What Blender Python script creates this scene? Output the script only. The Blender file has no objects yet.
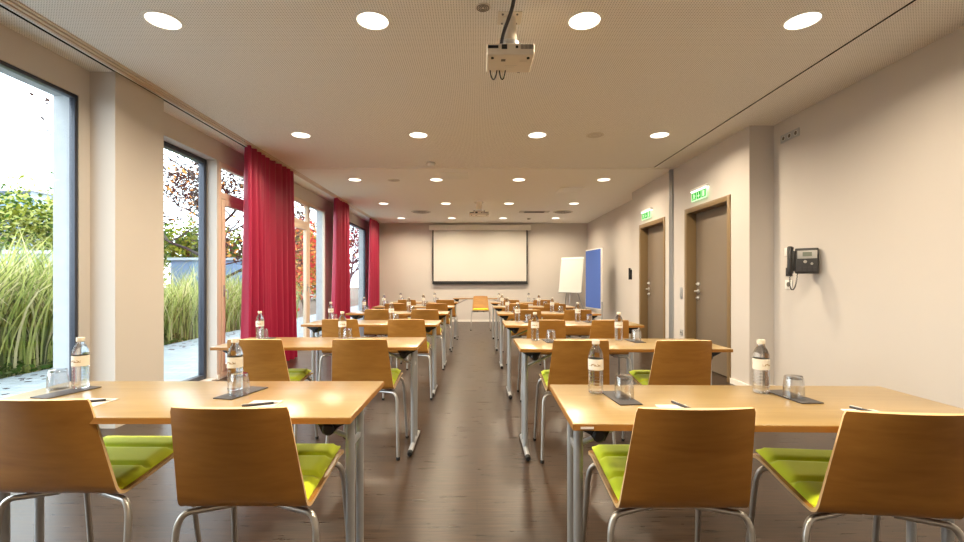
import bpy, bmesh, math, random
from mathutils import Vector, Matrix, noise
sc = bpy.context.scene
COL = sc.collection
PI = math.pi
random.seed(7)

# ------------------------------------------------------------------ materials
def lin(c):
    return tuple((x/255/12.92 if x/255 <= .04045 else ((x/255+.055)/1.055)**2.4) for x in c)

def new_mat(name):
    m = bpy.data.materials.new(name); m.use_nodes = True
    nt = m.node_tree; nt.nodes.clear()
    out = nt.nodes.new('ShaderNodeOutputMaterial')
    return m, nt, out

def N(nt, typ, **kw):
    n = nt.nodes.new(typ)
    for k, v in kw.items():
        if k.startswith('i_'):
            n.inputs[k[2:].replace('_', ' ')].default_value = v
        else: setattr(n, k, v)
    return n

def simple(name, rgb, rough=.5, metal=0, spec=.5, var=.0, vscale=8., bump=0., bscale=60., sheen=0):
    m, nt, out = new_mat(name)
    b = N(nt, 'ShaderNodeBsdfPrincipled')
    c = lin(rgb)
    b.inputs['Base Color'].default_value = (*c, 1)
    b.inputs['Roughness'].default_value = rough
    b.inputs['Metallic'].default_value = metal
    b.inputs['Specular IOR Level'].default_value = spec
    if sheen: b.inputs['Sheen Weight'].default_value = sheen
    if var or bump:
        tc = N(nt, 'ShaderNodeTexCoord')
        if var:
            no = N(nt, 'ShaderNodeTexNoise'); no.inputs['Scale'].default_value = vscale; no.inputs['Detail'].default_value = 4
            nt.links.new(tc.outputs['Object'], no.inputs['Vector'])
            r = N(nt, 'ShaderNodeMapRange'); r.inputs['To Min'].default_value = 1-var; r.inputs['To Max'].default_value = 1+var
            nt.links.new(no.outputs['Fac'], r.inputs['Value'])
            mx = N(nt, 'ShaderNodeMix', data_type='RGBA', blend_type='MULTIPLY'); mx.inputs[0].default_value = 1
            mx.inputs[6].default_value = (*c, 1)
            nt.links.new(r.outputs[0], mx.inputs[7]); nt.links.new(mx.outputs[2], b.inputs['Base Color'])
        if bump:
            n2 = N(nt, 'ShaderNodeTexNoise'); n2.inputs['Scale'].default_value = bscale
            nt.links.new(tc.outputs['Object'], n2.inputs['Vector'])
            bp = N(nt, 'ShaderNodeBump'); bp.inputs['Strength'].default_value = bump; bp.inputs['Distance'].default_value = .002
            nt.links.new(n2.outputs['Fac'], bp.inputs['Height']); nt.links.new(bp.outputs[0], b.inputs['Normal'])
    nt.links.new(b.outputs[0], out.inputs[0])
    return m

def wood(name, c_lo, c_hi, rough=.35, scale=(1.2, 14, 14), coat=.0, swirl=1.5):
    """grain runs along local X (scale small on X)"""
    m, nt, out = new_mat(name)
    tc = N(nt, 'ShaderNodeTexCoord'); oi = N(nt, 'ShaderNodeObjectInfo')
    ad = N(nt, 'ShaderNodeVectorMath', operation='MULTIPLY_ADD')
    nt.links.new(oi.outputs['Random'], ad.inputs[0]); ad.inputs[1].default_value = (7, 11, 5)
    nt.links.new(tc.outputs['Object'], ad.inputs[2])
    mp = N(nt, 'ShaderNodeMapping'); mp.inputs['Scale'].default_value = scale
    nt.links.new(ad.outputs[0], mp.inputs['Vector'])
    n1 = N(nt, 'ShaderNodeTexNoise'); n1.inputs['Scale'].default_value = 1.0; n1.inputs['Detail'].default_value = 6; n1.inputs['Distortion'].default_value = swirl
    n2 = N(nt, 'ShaderNodeTexNoise'); n2.inputs['Scale'].default_value = 6; n2.inputs['Detail'].default_value = 3
    nt.links.new(mp.outputs[0], n1.inputs['Vector']); nt.links.new(mp.outputs[0], n2.inputs['Vector'])
    mm = N(nt, 'ShaderNodeMath', operation='MULTIPLY_ADD'); mm.inputs[1].default_value = .35
    nt.links.new(n2.outputs['Fac'], mm.inputs[0])
    m2 = N(nt, 'ShaderNodeMath', operation='MULTIPLY'); m2.inputs[1].default_value = .65
    nt.links.new(n1.outputs['Fac'], m2.inputs[0]); nt.links.new(m2.outputs[0], mm.inputs[2])
    cr = N(nt, 'ShaderNodeValToRGB'); e = cr.color_ramp.elements
    e[0].position = .33; e[0].color = (*lin(c_lo), 1); e[1].position = .66; e[1].color = (*lin(c_hi), 1)
    nt.links.new(mm.outputs[0], cr.inputs[0])
    b = N(nt, 'ShaderNodeBsdfPrincipled'); b.inputs['Roughness'].default_value = rough
    b.inputs['Coat Weight'].default_value = coat; b.inputs['Coat Roughness'].default_value = .24
    nt.links.new(cr.outputs[0], b.inputs['Base Color']); nt.links.new(b.outputs[0], out.inputs[0])
    return m

def emis(name, rgb, s):
    m, nt, out = new_mat(name)
    e = N(nt, 'ShaderNodeEmission'); e.inputs[0].default_value = (*lin(rgb), 1); e.inputs[1].default_value = s
    nt.links.new(e.outputs[0], out.inputs[0]); return m

def thin_glass(name, tint=(255, 255, 255), refl=1.0, base=0.0):
    m, nt, out = new_mat(name)
    t = N(nt, 'ShaderNodeBsdfTransparent'); t.inputs[0].default_value = (*lin(tint), 1)
    g = N(nt, 'ShaderNodeBsdfGlossy'); g.inputs['Roughness'].default_value = 0
    f = N(nt, 'ShaderNodeFresnel'); ge = N(nt, 'ShaderNodeNewGeometry')
    io = N(nt, 'ShaderNodeMapRange'); io.inputs['To Min'].default_value = 1.45; io.inputs['To Max'].default_value = 1/1.45
    nt.links.new(ge.outputs['Backfacing'], io.inputs['Value']); nt.links.new(io.outputs[0], f.inputs[0])
    mu = N(nt, 'ShaderNodeMath', operation='MULTIPLY_ADD', use_clamp=True); mu.inputs[1].default_value = refl; mu.inputs[2].default_value = base
    nt.links.new(f.outputs[0], mu.inputs[0])
    mx = N(nt, 'ShaderNodeMixShader'); nt.links.new(mu.outputs[0], mx.inputs[0])
    nt.links.new(t.outputs[0], mx.inputs[1]); nt.links.new(g.outputs[0], mx.inputs[2])
    nt.links.new(mx.outputs[0], out.inputs[0]); return m

def clear_body(name, ior=1.33, tint=(250, 252, 255)):
    """clear water filled plastic: half straight through, half bent, with gloss"""
    m, nt, out = new_mat(name)
    g = N(nt, 'ShaderNodeBsdfGlass'); g.inputs['IOR'].default_value = ior; g.inputs['Roughness'].default_value = .0
    g.inputs[0].default_value = (*lin(tint), 1)
    t = N(nt, 'ShaderNodeBsdfTransparent'); t.inputs[0].default_value = (*lin(tint), 1)
    mx = N(nt, 'ShaderNodeMixShader'); mx.inputs[0].default_value = .75
    nt.links.new(t.outputs[0], mx.inputs[1]); nt.links.new(g.outputs[0], mx.inputs[2])
    nt.links.new(mx.outputs[0], out.inputs[0]); return m

def ceiling_mat(name, rgb, holes=True, pitch=.0165, rad=.0037):
    m, nt, out = new_mat(name)
    b = N(nt, 'ShaderNodeBsdfPrincipled'); b.inputs['Roughness'].default_value = .8; b.inputs['Specular IOR Level'].default_value = .2
    c = lin(rgb)
    if holes:
        tc = N(nt, 'ShaderNodeTexCoord'); sp = N(nt, 'ShaderNodeSeparateXYZ'); nt.links.new(tc.outputs['Object'], sp.inputs[0])
        sq = []
        for ax in ('X', 'Y'):
            d = N(nt, 'ShaderNodeMath', operation='DIVIDE'); d.inputs[1].default_value = pitch; nt.links.new(sp.outputs[ax], d.inputs[0])
            fr = N(nt, 'ShaderNodeMath', operation='FRACT'); nt.links.new(d.outputs[0], fr.inputs[0])
            s = N(nt, 'ShaderNodeMath', operation='SUBTRACT'); s.inputs[1].default_value = .5; nt.links.new(fr.outputs[0], s.inputs[0])
            p = N(nt, 'ShaderNodeMath', operation='MULTIPLY'); nt.links.new(s.outputs[0], p.inputs[0]); nt.links.new(s.outputs[0], p.inputs[1])
            sq.append(p)
        a = N(nt, 'ShaderNodeMath', operation='ADD'); nt.links.new(sq[0].outputs[0], a.inputs[0]); nt.links.new(sq[1].outputs[0], a.inputs[1])
        l = N(nt, 'ShaderNodeMath', operation='LESS_THAN'); l.inputs[1].default_value = (rad/pitch)**2; nt.links.new(a.outputs[0], l.inputs[0])
        mx = N(nt, 'ShaderNodeMix', data_type='RGBA'); mx.inputs[6].default_value = (*c, 1); mx.inputs[7].default_value = (c[0]*.5, c[1]*.48, c[2]*.45, 1)
        nt.links.new(l.outputs[0], mx.inputs[0]); nt.links.new(mx.outputs[2], b.inputs['Base Color'])
    else: b.inputs['Base Color'].default_value = (*c, 1)
    nt.links.new(b.outputs[0], out.inputs[0]); return m

def floor_mat():
    m, nt, out = new_mat('dark_plank_floor')
    tc = N(nt, 'ShaderNodeTexCoord')
    br = N(nt, 'ShaderNodeTexBrick'); br.offset = .37; br.inputs['Scale'].default_value = 1; br.inputs['Brick Width'].default_value = 1.25
    br.inputs['Row Height'].default_value = .152; br.inputs['Mortar Size'].default_value = .0016; br.inputs['Bias'].default_value = 0
    br.inputs['Color1'].default_value = (*lin((56, 42, 31)), 1); br.inputs['Color2'].default_value = (*lin((49, 37, 28)), 1)
    br.inputs['Mortar'].default_value = (*lin((36, 28, 22)), 1)
    nt.links.new(tc.outputs['Object'], br.inputs['Vector'])
    mp = N(nt, 'ShaderNodeMapping'); mp.inputs['Scale'].default_value = (5, 60, 1); nt.links.new(tc.outputs['Object'], mp.inputs['Vector'])
    n1 = N(nt, 'ShaderNodeTexNoise'); n1.inputs['Scale'].default_value = 1; n1.inputs['Detail'].default_value = 7; n1.inputs['Distortion'].default_value = .6
    nt.links.new(mp.outputs[0], n1.inputs['Vector'])
    r = N(nt, 'ShaderNodeMapRange'); r.inputs['From Min'].default_value = .3; r.inputs['From Max'].default_value = .7; r.inputs['To Min'].default_value = .5; r.inputs['To Max'].default_value = 1.6
    nt.links.new(n1.outputs['Fac'], r.inputs['Value'])
    mx = N(nt, 'ShaderNodeMix', data_type='RGBA', blend_type='MULTIPLY'); mx.inputs[0].default_value = 1
    nt.links.new(br.outputs['Color'], mx.inputs[6]); nt.links.new(r.outputs[0], mx.inputs[7])
    b = N(nt, 'ShaderNodeBsdfPrincipled'); nt.links.new(mx.outputs[2], b.inputs['Base Color'])
    rr = N(nt, 'ShaderNodeMapRange'); rr.inputs['To Min'].default_value = .22; rr.inputs['To Max'].default_value = .38
    nt.links.new(n1.outputs['Fac'], rr.inputs['Value']); nt.links.new(rr.outputs[0], b.inputs['Roughness'])
    b.inputs['IOR'].default_value = 1.45; b.inputs['Specular IOR Level'].default_value = .38
    bp = N(nt, 'ShaderNodeBump'); bp.inputs['Strength'].default_value = .12; bp.inputs['Distance'].default_value = .003
    nt.links.new(n1.outputs['Fac'], bp.inputs['Height']); nt.links.new(bp.outputs[0], b.inputs['Normal'])
    nt.links.new(b.outputs[0], out.inputs[0]); return m

def paving_mat():
    m, nt, out = new_mat('paving_slabs')
    tc = N(nt, 'ShaderNodeTexCoord')
    br = N(nt, 'ShaderNodeTexBrick'); br.inputs['Scale'].default_value = 1; br.inputs['Brick Width'].default_value = .3
    br.inputs['Row Height'].default_value = .15; br.inputs['Mortar Size'].default_value = .006
    br.inputs['Color1'].default_value = (*lin((152, 160, 165)), 1); br.inputs['Color2'].default_value = (*lin((136, 145, 151)), 1)
    br.inputs['Mortar'].default_value = (*lin((112, 118, 120)), 1)
    nt.links.new(tc.outputs['Object'], br.inputs['Vector'])
    b = N(nt, 'ShaderNodeBsdfPrincipled'); b.inputs['Roughness'].default_value = .7
    nt.links.new(br.outputs['Color'], b.inputs['Base Color']); nt.links.new(b.outputs[0], out.inputs[0]); return m

def fabric_curtain():
    m, nt, out = new_mat('crimson_curtain')
    b = N(nt, 'ShaderNodeBsdfPrincipled'); b.inputs['Base Color'].default_value = (*lin((168, 22, 64)), 1); b.inputs['Roughness'].default_value = .48
    b.inputs['Sheen Weight'].default_value = .1; b.inputs['Specular IOR Level'].default_value = .5
    t = N(nt, 'ShaderNodeBsdfTranslucent'); t.inputs[0].default_value = (*lin((222, 50, 180)), 1)
    mx = N(nt, 'ShaderNodeMixShader'); mx.inputs[0].default_value = .12
    nt.links.new(b.outputs[0], mx.inputs[1]); nt.links.new(t.outputs[0], mx.inputs[2]); nt.links.new(mx.outputs[0], out.inputs[0]); return m

def leaf_mat(name, rgb, tr=.35):
    m, nt, out = new_mat(name)
    d = N(nt, 'ShaderNodeBsdfDiffuse'); d.inputs[0].default_value = (*lin(rgb), 1)
    t = N(nt, 'ShaderNodeBsdfTranslucent'); t.inputs[0].default_value = (*lin(rgb), 1)
    mx = N(nt, 'ShaderNodeMixShader'); mx.inputs[0].default_value = tr
    nt.links.new(d.outputs[0], mx.inputs[1]); nt.links.new(t.outputs[0], mx.inputs[2]); nt.links.new(mx.outputs[0], out.inputs[0]); return m

def label_mat():
    """white paper label with a small tan line of script"""
    m, nt, out = new_mat('bottle_label')
    tc = N(nt, 'ShaderNodeTexCoord'); sp = N(nt, 'ShaderNodeSeparateXYZ'); nt.links.new(tc.outputs['Object'], sp.inputs[0])
    s = N(nt, 'ShaderNodeMath', operation='SUBTRACT'); s.inputs[1].default_value = .112; nt.links.new(sp.outputs['Z'], s.inputs[0])
    a = N(nt, 'ShaderNodeMath', operation='ABSOLUTE'); nt.links.new(s.outputs[0], a.inputs[0])
    l = N(nt, 'ShaderNodeMath', operation='LESS_THAN'); l.inputs[1].default_value = .0045; nt.links.new(a.outputs[0], l.inputs[0])
    xa = N(nt, 'ShaderNodeMath', operation='ABSOLUTE'); nt.links.new(sp.outputs['X'], xa.inputs[0])
    lx = N(nt, 'ShaderNodeMath', operation='LESS_THAN'); lx.inputs[1].default_value = .021; nt.links.new(xa.outputs[0], lx.inputs[0])
    no = N(nt, 'ShaderNodeTexNoise'); no.inputs['Scale'].default_value = 190; nt.links.new(tc.outputs['Object'], no.inputs['Vector'])
    g = N(nt, 'ShaderNodeMath', operation='GREATER_THAN'); g.inputs[1].default_value = .48; nt.links.new(no.outputs['Fac'], g.inputs[0])
    p = N(nt, 'ShaderNodeMath', operation='MULTIPLY'); nt.links.new(l.outputs[0], p.inputs[0]); nt.links.new(lx.outputs[0], p.inputs[1])
    q = N(nt, 'ShaderNodeMath', operation='MULTIPLY'); nt.links.new(p.outputs[0], q.inputs[0]); nt.links.new(g.outputs[0], q.inputs[1])
    mx = N(nt, 'ShaderNodeMix', data_type='RGBA'); mx.inputs[6].default_value = (*lin((226, 221, 210)), 1); mx.inputs[7].default_value = (*lin((150, 120, 70)), 1)
    nt.links.new(q.outputs[0], mx.inputs[0])
    b = N(nt, 'ShaderNodeBsdfPrincipled'); b.inputs['Roughness'].default_value = .5
    nt.links.new(mx.outputs[2], b.inputs['Base Color']); nt.links.new(b.outputs[0], out.inputs[0]); return m

M = dict(
    wall=simple('wall_paint', (206, 198, 190), .75, spec=.25, var=.02, vscale=3),
    ceil=ceiling_mat('perforated_ceiling', (248, 245, 240)),
    ceil_flat=ceiling_mat('smooth_ceiling', (248, 245, 240), False),
    white=simple('white_paint', (240, 238, 232), .5),
    trimw=simple('white_lacquer', (238, 233, 224), .35),
    gap=simple('dark_gap', (16, 14, 12), .8),
    floor=floor_mat(),
    concrete=simple('concrete_reveal', (182, 186, 190), .85, var=.12, vscale=14, bump=.3),
    darkframe=simple('anthracite_frame', (62, 66, 78), .35, metal=.3),
    lightframe=simple('beige_frame', (222, 200, 178), .4),
    glass=thin_glass('window_glass', (246, 250, 250), .8),
    curtain=fabric_curtain(),
    table=wood('beech_tabletop', (142, 114, 60), (160, 131, 75), .28, (1.1, 16, 16), coat=.6),
    tedge=wood('beech_edge', (150, 100, 40), (170, 118, 52), .4, (1.1, 14, 14)),
    ply=wood('beech_veneer', (158, 106, 45), (178, 126, 58), .33, (1.6, 10, 9), coat=.2, swirl=2.2),
    plyedge=simple('plywood_edge', (226, 190, 140), .5),
    lime=simple('lime_fabric', (222, 240, 48), .85, sheen=.3, bump=.25, bscale=500, spec=.2),
    steel=simple('satin_steel', (190, 186, 180), .3, metal=.85),
    grey=simple('silver_paint', (176, 178, 180), .35, metal=.5),
    black=simple('black_plastic', (22, 22, 24), .4),
    rubber=simple('black_rubber', (14, 14, 15), .7),
    slate=simple('dark_grey_card', (56, 51, 52), .6),
    paper=simple('white_paper', (212, 209, 203), .7),
    water=clear_body('water_bottle_clear'),
    tumbler=thin_glass('tumbler_glass', (250, 251, 252), 1.6, .05),
    label=label_mat(),
    cap=simple('pale_cap', (214, 206, 188), .35),
    lens=emis('lamp_lens', (255, 244, 222), 3.0),
    door=simple('taupe_door', (128, 113, 96), .45, var=.03, vscale=5),
    doorframe=simple('bronze_frame', (138, 114, 80), .38, metal=.2),
    chrome=simple('brushed_chrome', (222, 220, 216), .35, metal=.7),
    signgreen=emis('sign_green', (30, 180, 50), .8),
    signwhite=emis('sign_white', (200, 252, 180), 1.15),
    striplight=emis('sign_strip', (245, 255, 245), 6),
    screen=simple('screen_fabric', (208, 203, 195), .85, spec=.1),
    blue=simple('blue_felt', (52, 92, 178), .9, sheen=.2, spec=.1, bump=.2, bscale=400),
    phone=simple('phone_black', (40, 38, 38), .35),
    phonegrey=simple('phone_silver', (176, 172, 166), .35),
    lcd=simple('phone_display', (120, 126, 112), .2),
    projector=simple('projector_white', (226, 216, 200), .4),
    vent=simple('vent_grey', (206, 198, 186), .5),
    ventdark=simple('vent_dark', (104, 96, 88), .7),
    speaker=simple('speaker_grey', (222, 214, 202), .7),
    paving=paving_mat(),
    soil=simple('soil', (96, 86, 70), .95, var=.3, vscale=6),
    bark=simple('bark', (58, 50, 48), .9, var=.25, vscale=20),
    g1=leaf_mat('grass_green', (138, 150, 78)), g2=leaf_mat('grass_lime', (184, 188, 112)), g3=leaf_mat('grass_straw', (208, 196, 150)), g4=leaf_mat('grass_dark', (92, 100, 58)),
    lg=leaf_mat('leaf_green', (62, 88, 34)), ly=leaf_mat('leaf_yellow', (124, 128, 44)), lb=leaf_mat('leaf_russet', (66, 46, 42)), lr=leaf_mat('leaf_red', (196, 72, 60)), lo=leaf_mat('leaf_orange', (222, 150, 84)),
    facade=simple('white_facade', (150, 160, 168), .8), balcony=simple('blue_grey_panel', (96, 124, 156), .7), paneglass=simple('dark_pane', (50, 62, 76), .2),
)

# ------------------------------------------------------------------ mesh builder
class MB:
    def __init__(s): s.v = []; s.f = []; s.m = []
    def add(s, vs, fs, mi=0):
        o = len(s.v); s.v += [tuple(p) for p in vs]
        for f in fs: s.f.append(tuple(i+o for i in f)); s.m.append(mi)
        return s
    def box(s, x0, x1, y0, y1, z0, z1, mi=0, mat=None):
        vs = [(x, y, z) for z in (z0, z1) for y in (y0, y1) for x in (x0, x1)]
        if mat is not None: vs = [mat @ Vector(p) for p in vs]
        return s.add(vs, [(0, 2, 3, 1), (4, 5, 7, 6), (0, 1, 5, 4), (2, 6, 7, 3), (0, 4, 6, 2), (1, 3, 7, 5)], mi)
    def tube(s, pts, r, n=10, mi=0, sq=1.0):
        pts = [Vector(p) for p in pts]; k = len(pts)
        rs = r if isinstance(r, (list, tuple)) else [r]*k
        t = (pts[1]-pts[0]).normalized()
        ref = Vector((0, 0, 1)) if abs(t.z) < .9 else Vector((1, 0, 0))
        u = t.cross(ref).normalized(); vs = []
        for i, p in enumerate(pts):
            a = (pts[min(i+1, k-1)]-pts[max(i-1, 0)]).normalized()
            u = (u - a*u.dot(a)).normalized(); w = a.cross(u)
            for j in range(n):
                th = 2*PI*j/n; vs.append(p + u*(math.cos(th)*rs[i]) + w*(math.sin(th)*rs[i]*sq))
        fs = [(i*n+j, i*n+(j+1) % n, (i+1)*n+(j+1) % n, (i+1)*n+j) for i in range(k-1) for j in range(n)]
        fs += [tuple(range(n-1, -1, -1)), tuple((k-1)*n+j for j in range(n))]
        return s.add(vs, fs, mi)
    def lathe(s, prof, n=20, o=(0, 0, 0), mi=0, mat=None, closed=False):
        """prof: (radius, z) from bottom to top; ends capped when radius > 0 unless closed loop"""
        vs = []; o = Vector(o)
        for r, z in prof:
            for j in range(n):
                p = Vector((r*math.cos(2*PI*j/n), r*math.sin(2*PI*j/n), z))
                vs.append((mat @ p if mat is not None else p) + o)
        k = len(prof); fs = []
        for i in range(k if closed else k-1):
            i2 = (i+1) % k
            for j in range(n): fs.append((i*n+j, i*n+(j+1) % n, i2*n+(j+1) % n, i2*n+j))
        if not closed:
            fs += [tuple(range(n-1, -1, -1)), tuple((k-1)*n+j for j in range(n))]
        return s.add(vs, fs, mi)
    def prism(s, poly, axis, a0, a1, mi=0):
        """poly of 2d points; axis 'x': (y,z) swept along x; 'y': (x,z); 'z': (x,y)"""
        def P(p, a): return {'x': (a, p[0], p[1]), 'y': (p[0], a, p[1]), 'z': (p[0], p[1], a)}[axis]
        n = len(poly); vs = [P(p, a0) for p in poly] + [P(p, a1) for p in poly]
        fs = [(i, (i+1) % n, n+(i+1) % n, n+i) for i in range(n)] + [tuple(range(n-1, -1, -1)), tuple(range(n, 2*n))]
        return s.add(vs, fs, mi)
    def sheet(s, fn, nu, nv, th, mi=0, edge_mi=None):
        """closed thick sheet from fn(u,v)->Vector, u,v in 0..1; thickness towards the normal du x dv"""
        g = [[Vector(fn(i/nu, j/nv)) for i in range(nu+1)] for j in range(nv+1)]
        top = []
        for j in range(nv+1):
            for i in range(nu+1):
                du = g[j][min(i+1, nu)]-g[j][max(i-1, 0)]; dv = g[min(j+1, nv)][i]-g[max(j-1, 0)][i]
                top.append(g[j][i]+du.cross(dv).normalized()*th)
        base = [g[j][i] for j in range(nv+1) for i in range(nu+1)]
        W = nu+1; T = len(base); o = len(s.v)
        s.v += [tuple(p) for p in base+top]
        def F(f, m): s.f.append(tuple(o+i for i in f)); s.m.append(m)
        for j in range(nv):
            for i in range(nu):
                a, b, c, d = j*W+i, j*W+i+1, (j+1)*W+i+1, (j+1)*W+i
                F((a, d, c, b), mi); F((T+a, T+b, T+c, T+d), mi)
        em = mi if edge_mi is None else edge_mi
        for i in range(nu):
            F((i, i+1, T+i+1, T+i), em); a = nv*W+i; F((a+1, a, T+a, T+a+1), em)
        for j in range(nv):
            a = j*W; F((a+W, a, T+a, T+a+W), em); a = j*W+nu; F((a, a+W, T+a+W, T+a), em)
        return s
    def build(s, name, mats, parent=None, bevel=0, seg=2, smooth=40, loc=None):
        me = bpy.data.meshes.new(name)
        bm = bmesh.new(); vs = [bm.verts.new(p) for p in s.v]
        for f, mi in zip(s.f, s.m):
            try: fc = bm.faces.new([vs[i] for i in f]); fc.material_index = mi
            except ValueError: pass
        bmesh.ops.recalc_face_normals(bm, faces=bm.faces) if len(s.f) < 20000 else None
        if bevel:
            es = [e for e in bm.edges if len(e.link_faces) == 2 and e.calc_face_angle(0) > .6]
            bmesh.ops.bevel(bm, geom=es, offset=bevel, segments=seg, affect='EDGES', profile=.6, clamp_overlap=True)
        bm.to_mesh(me); bm.free()
        for m in (mats if isinstance(mats, (list, tuple)) else [mats]): me.materials.append(m)
        if smooth:
            me.polygons.foreach_set('use_smooth', [True]*len(me.polygons))
            me.set_sharp_from_angle(angle=math.radians(smooth))
        ob = bpy.data.objects.new(name, me); COL.objects.link(ob)
        if parent is not None: ob.parent = parent
        if loc is not None: ob.location = loc
        return ob

def bx(*a, **k): return MB().box(*a, **k)

def fillet(pts, r, n=5):
    pts = [Vector(p) for p in pts]; out = [pts[0]]
    for i in range(1, len(pts)-1):
        a = (pts[i-1]-pts[i]); b = (pts[i+1]-pts[i]); q = min(r, a.length*.49, b.length*.49)
        p0 = pts[i]+a.normalized()*q; p2 = pts[i]+b.normalized()*q
        for k in range(n+1):
            t = k/n; out.append(p0*(1-t)**2+pts[i]*2*t*(1-t)+p2*t*t)
    out.append(pts[-1]); return out

def tag(o, label, cat=None, group=None, kind=None):
    o['label'] = label
    if cat: o['category'] = cat
    if group: o['group'] = group
    if kind: o['kind'] = kind
    return o

def thing(name, label, cat, loc=(0, 0, 0), rz=0, group=None):
    o = bpy.data.objects.new(name, None); COL.objects.link(o); o.empty_display_size = .1
    o.location = loc; o.rotation_euler = (0, 0, rz)
    return tag(o, label, cat, group)

def dup(root, loc, rz=0, label=None, group=None):
    r = root.copy(); COL.objects.link(r); r.location = loc; r.rotation_euler = (0, 0, rz)
    if label: r['label'] = label
    if group: r['group'] = group
    for ch in list(root.children):
        c = ch.copy(); COL.objects.link(c); c.parent = r
        for g in list(ch.children):
            d = g.copy(); COL.objects.link(d); d.parent = c
    return r

def struct(name, mb, mats, label, cat, **k):
    o = mb.build(name, mats, **k); return tag(o, label, cat, kind='structure')

# ------------------------------------------------------------------ room shell
H = 2.83
YB, YF = -1.8, 13.07          # back wall (behind the viewer) and far wall
XL, XR, XD = -3.07, 3.17, 2.91
W = M['wall']
struct('floor', bx(-3.07, 3.4, YB, YF, -.12, 0), M['floor'], 'dark brown wood plank floor running under all the tables', 'floor', smooth=0)

# ceiling: main field, side strips beyond thin dark joints, smooth far field, void above
cm = MB().box(-2.86, 2.58, YB, 6.66, H, H+.05)
cm.box(-3.07, -2.885, YB, 6.66, H, H+.05); cm.box(2.598, 3.17, YB, 6.66, H, H+.05)
cm.box(-3.07, 3.17, 6.74, YF, H, H+.05, 1)
cm.box(-3.07, 3.4, YB, YF, H+.16, H+.24, 2)
cm.box(-2.8851, -2.884, YB, 6.66, H+.001, H+.16, 2).box(-2.861, -2.8599, YB, 6.66, H+.001, H+.16, 2).box(2.5799, 2.581, YB, 6.66, H+.001, H+.16, 2).box(2.597, 2.5981, YB, 6.66, H+.001, H+.16, 2)
cm.box(-3.07, 3.17, 6.66, 6.74, H+.02, H+.05, 1)
struct('ceiling', cm, [M['ceil'], M['ceil_flat'], M['gap']], 'cream ceiling, finely perforated near the viewer and smooth towards the screen', 'ceiling', smooth=0)

tr = MB().box(-2.86, 2.90, 6.66, 6.685, H-.006, H+.02).box(-2.86, 2.90, 6.715, 6.74, H-.006, H+.02)
struct('trim_1', tr, M['trimw'], 'thin white partition track crossing the ceiling', 'ceiling track', bevel=.002)
rl = MB().box(-2.815, -2.795, YB+.01, YF-.01, H-.014, H-.001).box(-2.775, -2.755, YB+.01, YF-.01, H-.014, H-.001).box(-2.815, -2.755, YB+.01, YF-.01, H-.003, H-.001).box(-2.735, -2.72, YB+.01, YF-.01, H-.01, H-.001)
struct('trim_2', rl, M['lightframe'], 'slim curtain track along the ceiling above the windows', 'curtain track', smooth=0)

# far wall, back wall
struct('wall_front', bx(-3.3, 3.4, YF, YF+.2, -.12, H+.2), W, 'cream far wall carrying the projection screen', 'wall', smooth=0)
struct('wall_back', bx(-3.3, 3.4, YB-.2, YB, -.12, H+.2), W, 'cream wall behind the viewer', 'wall', smooth=0)

# right wall, with the forward box that holds the two doors
DOORS = [(5.215, 6.36), (7.03, 8.14)]
rw = MB().box(XR, XR+.23, YB, 4.86, 0, H).box(XR, XR+.23, 8.54, YF, 0, H)
ys = [4.86, DOORS[0][0], DOORS[0][1], DOORS[1][0], DOORS[1][1], 8.54]
for a, b in ((0, 1), (2, 3), (4, 5)): rw.box(XD, XR+.23, ys[a], ys[b], 0, H)
for a, b in DOORS: rw.box(XD, XR+.23, a, b, 2.165, H); rw.box(3.2, XR+.23, a, b, 0, 2.165)
struct('wall_right', rw, W, 'cream right wall stepping forward around the two doors', 'wall', smooth=0)
bb = MB()
for y0, y1, x in ((YB, 4.86-.012, XR), (8.54+.012, YF, XR), (4.86-.012, DOORS[0][0]-.001, XD), (DOORS[0][1]+.001, DOORS[1][0]-.001, XD), (DOORS[1][1]+.001, 8.54, XD)):
    bb.box(x-.012, x, y0, y1, 0, .06)
bb.box(XD, XR, 4.86-.012, 4.86, 0, .06)
struct('baseboard_right', bb, M['trimw'], 'low white skirting along the right wall', 'baseboard', smooth=0)
struct('baseboard_front', bx(-3.0, XR-.012, YF-.012, YF, 0, .06), M['trimw'], 'low white skirting under the projection screen wall', 'baseboard', smooth=0)

# doors (recessed leaf, bronze frame)
for k, (a, b) in enumerate(DOORS):
    d = MB(); fw = .065
    d.box(XD-.012, 3.08, a, a+fw, 0, 2.165).box(XD-.012, 3.08, b-fw, b, 0, 2.165).box(XD-.012, 3.08, a+fw, b-fw, 2.1, 2.165)
    root = thing('door_%d' % (k+1), ['taupe door in bronze frame nearest the wall phone', 'taupe door in bronze frame farther off, by the pinboard'][k], 'door', (0, 0, 0)); root['kind'] = 'structure'
    d.build('door_frame', M['doorframe'], root, bevel=.003)
    lf = bx(3.03, 3.075, a+fw+.003, b-fw-.003, .008, 2.097).build('door_leaf', M['door'], root, bevel=.003)
    yh = b-fw-.07
    hm = MB().lathe([(.03, 0), (.032, .004), (.032, .01)], 18, (3.03, yh, 1.03), mat=Matrix.Rotation(-PI/2, 4, 'Y'))
    hm.tube(fillet([(3.03, yh, 1.03), (2.975, yh, 1.03), (2.972, yh-.13, 1.03)], .02), .012, 10)
    hm.build('door_handle', M['chrome'], lf)
    for zz, r in ((1.13, .028), (.94, .025)):
        MB().lathe([(r, 0), (r, .008), (r*.7, .016), (r*.4, .03), (r*.38, .034)], 18, (3.03, yh, zz), mat=Matrix.Rotation(-PI/2, 4, 'Y')).build('door_lock', M['chrome'], lf)

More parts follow.
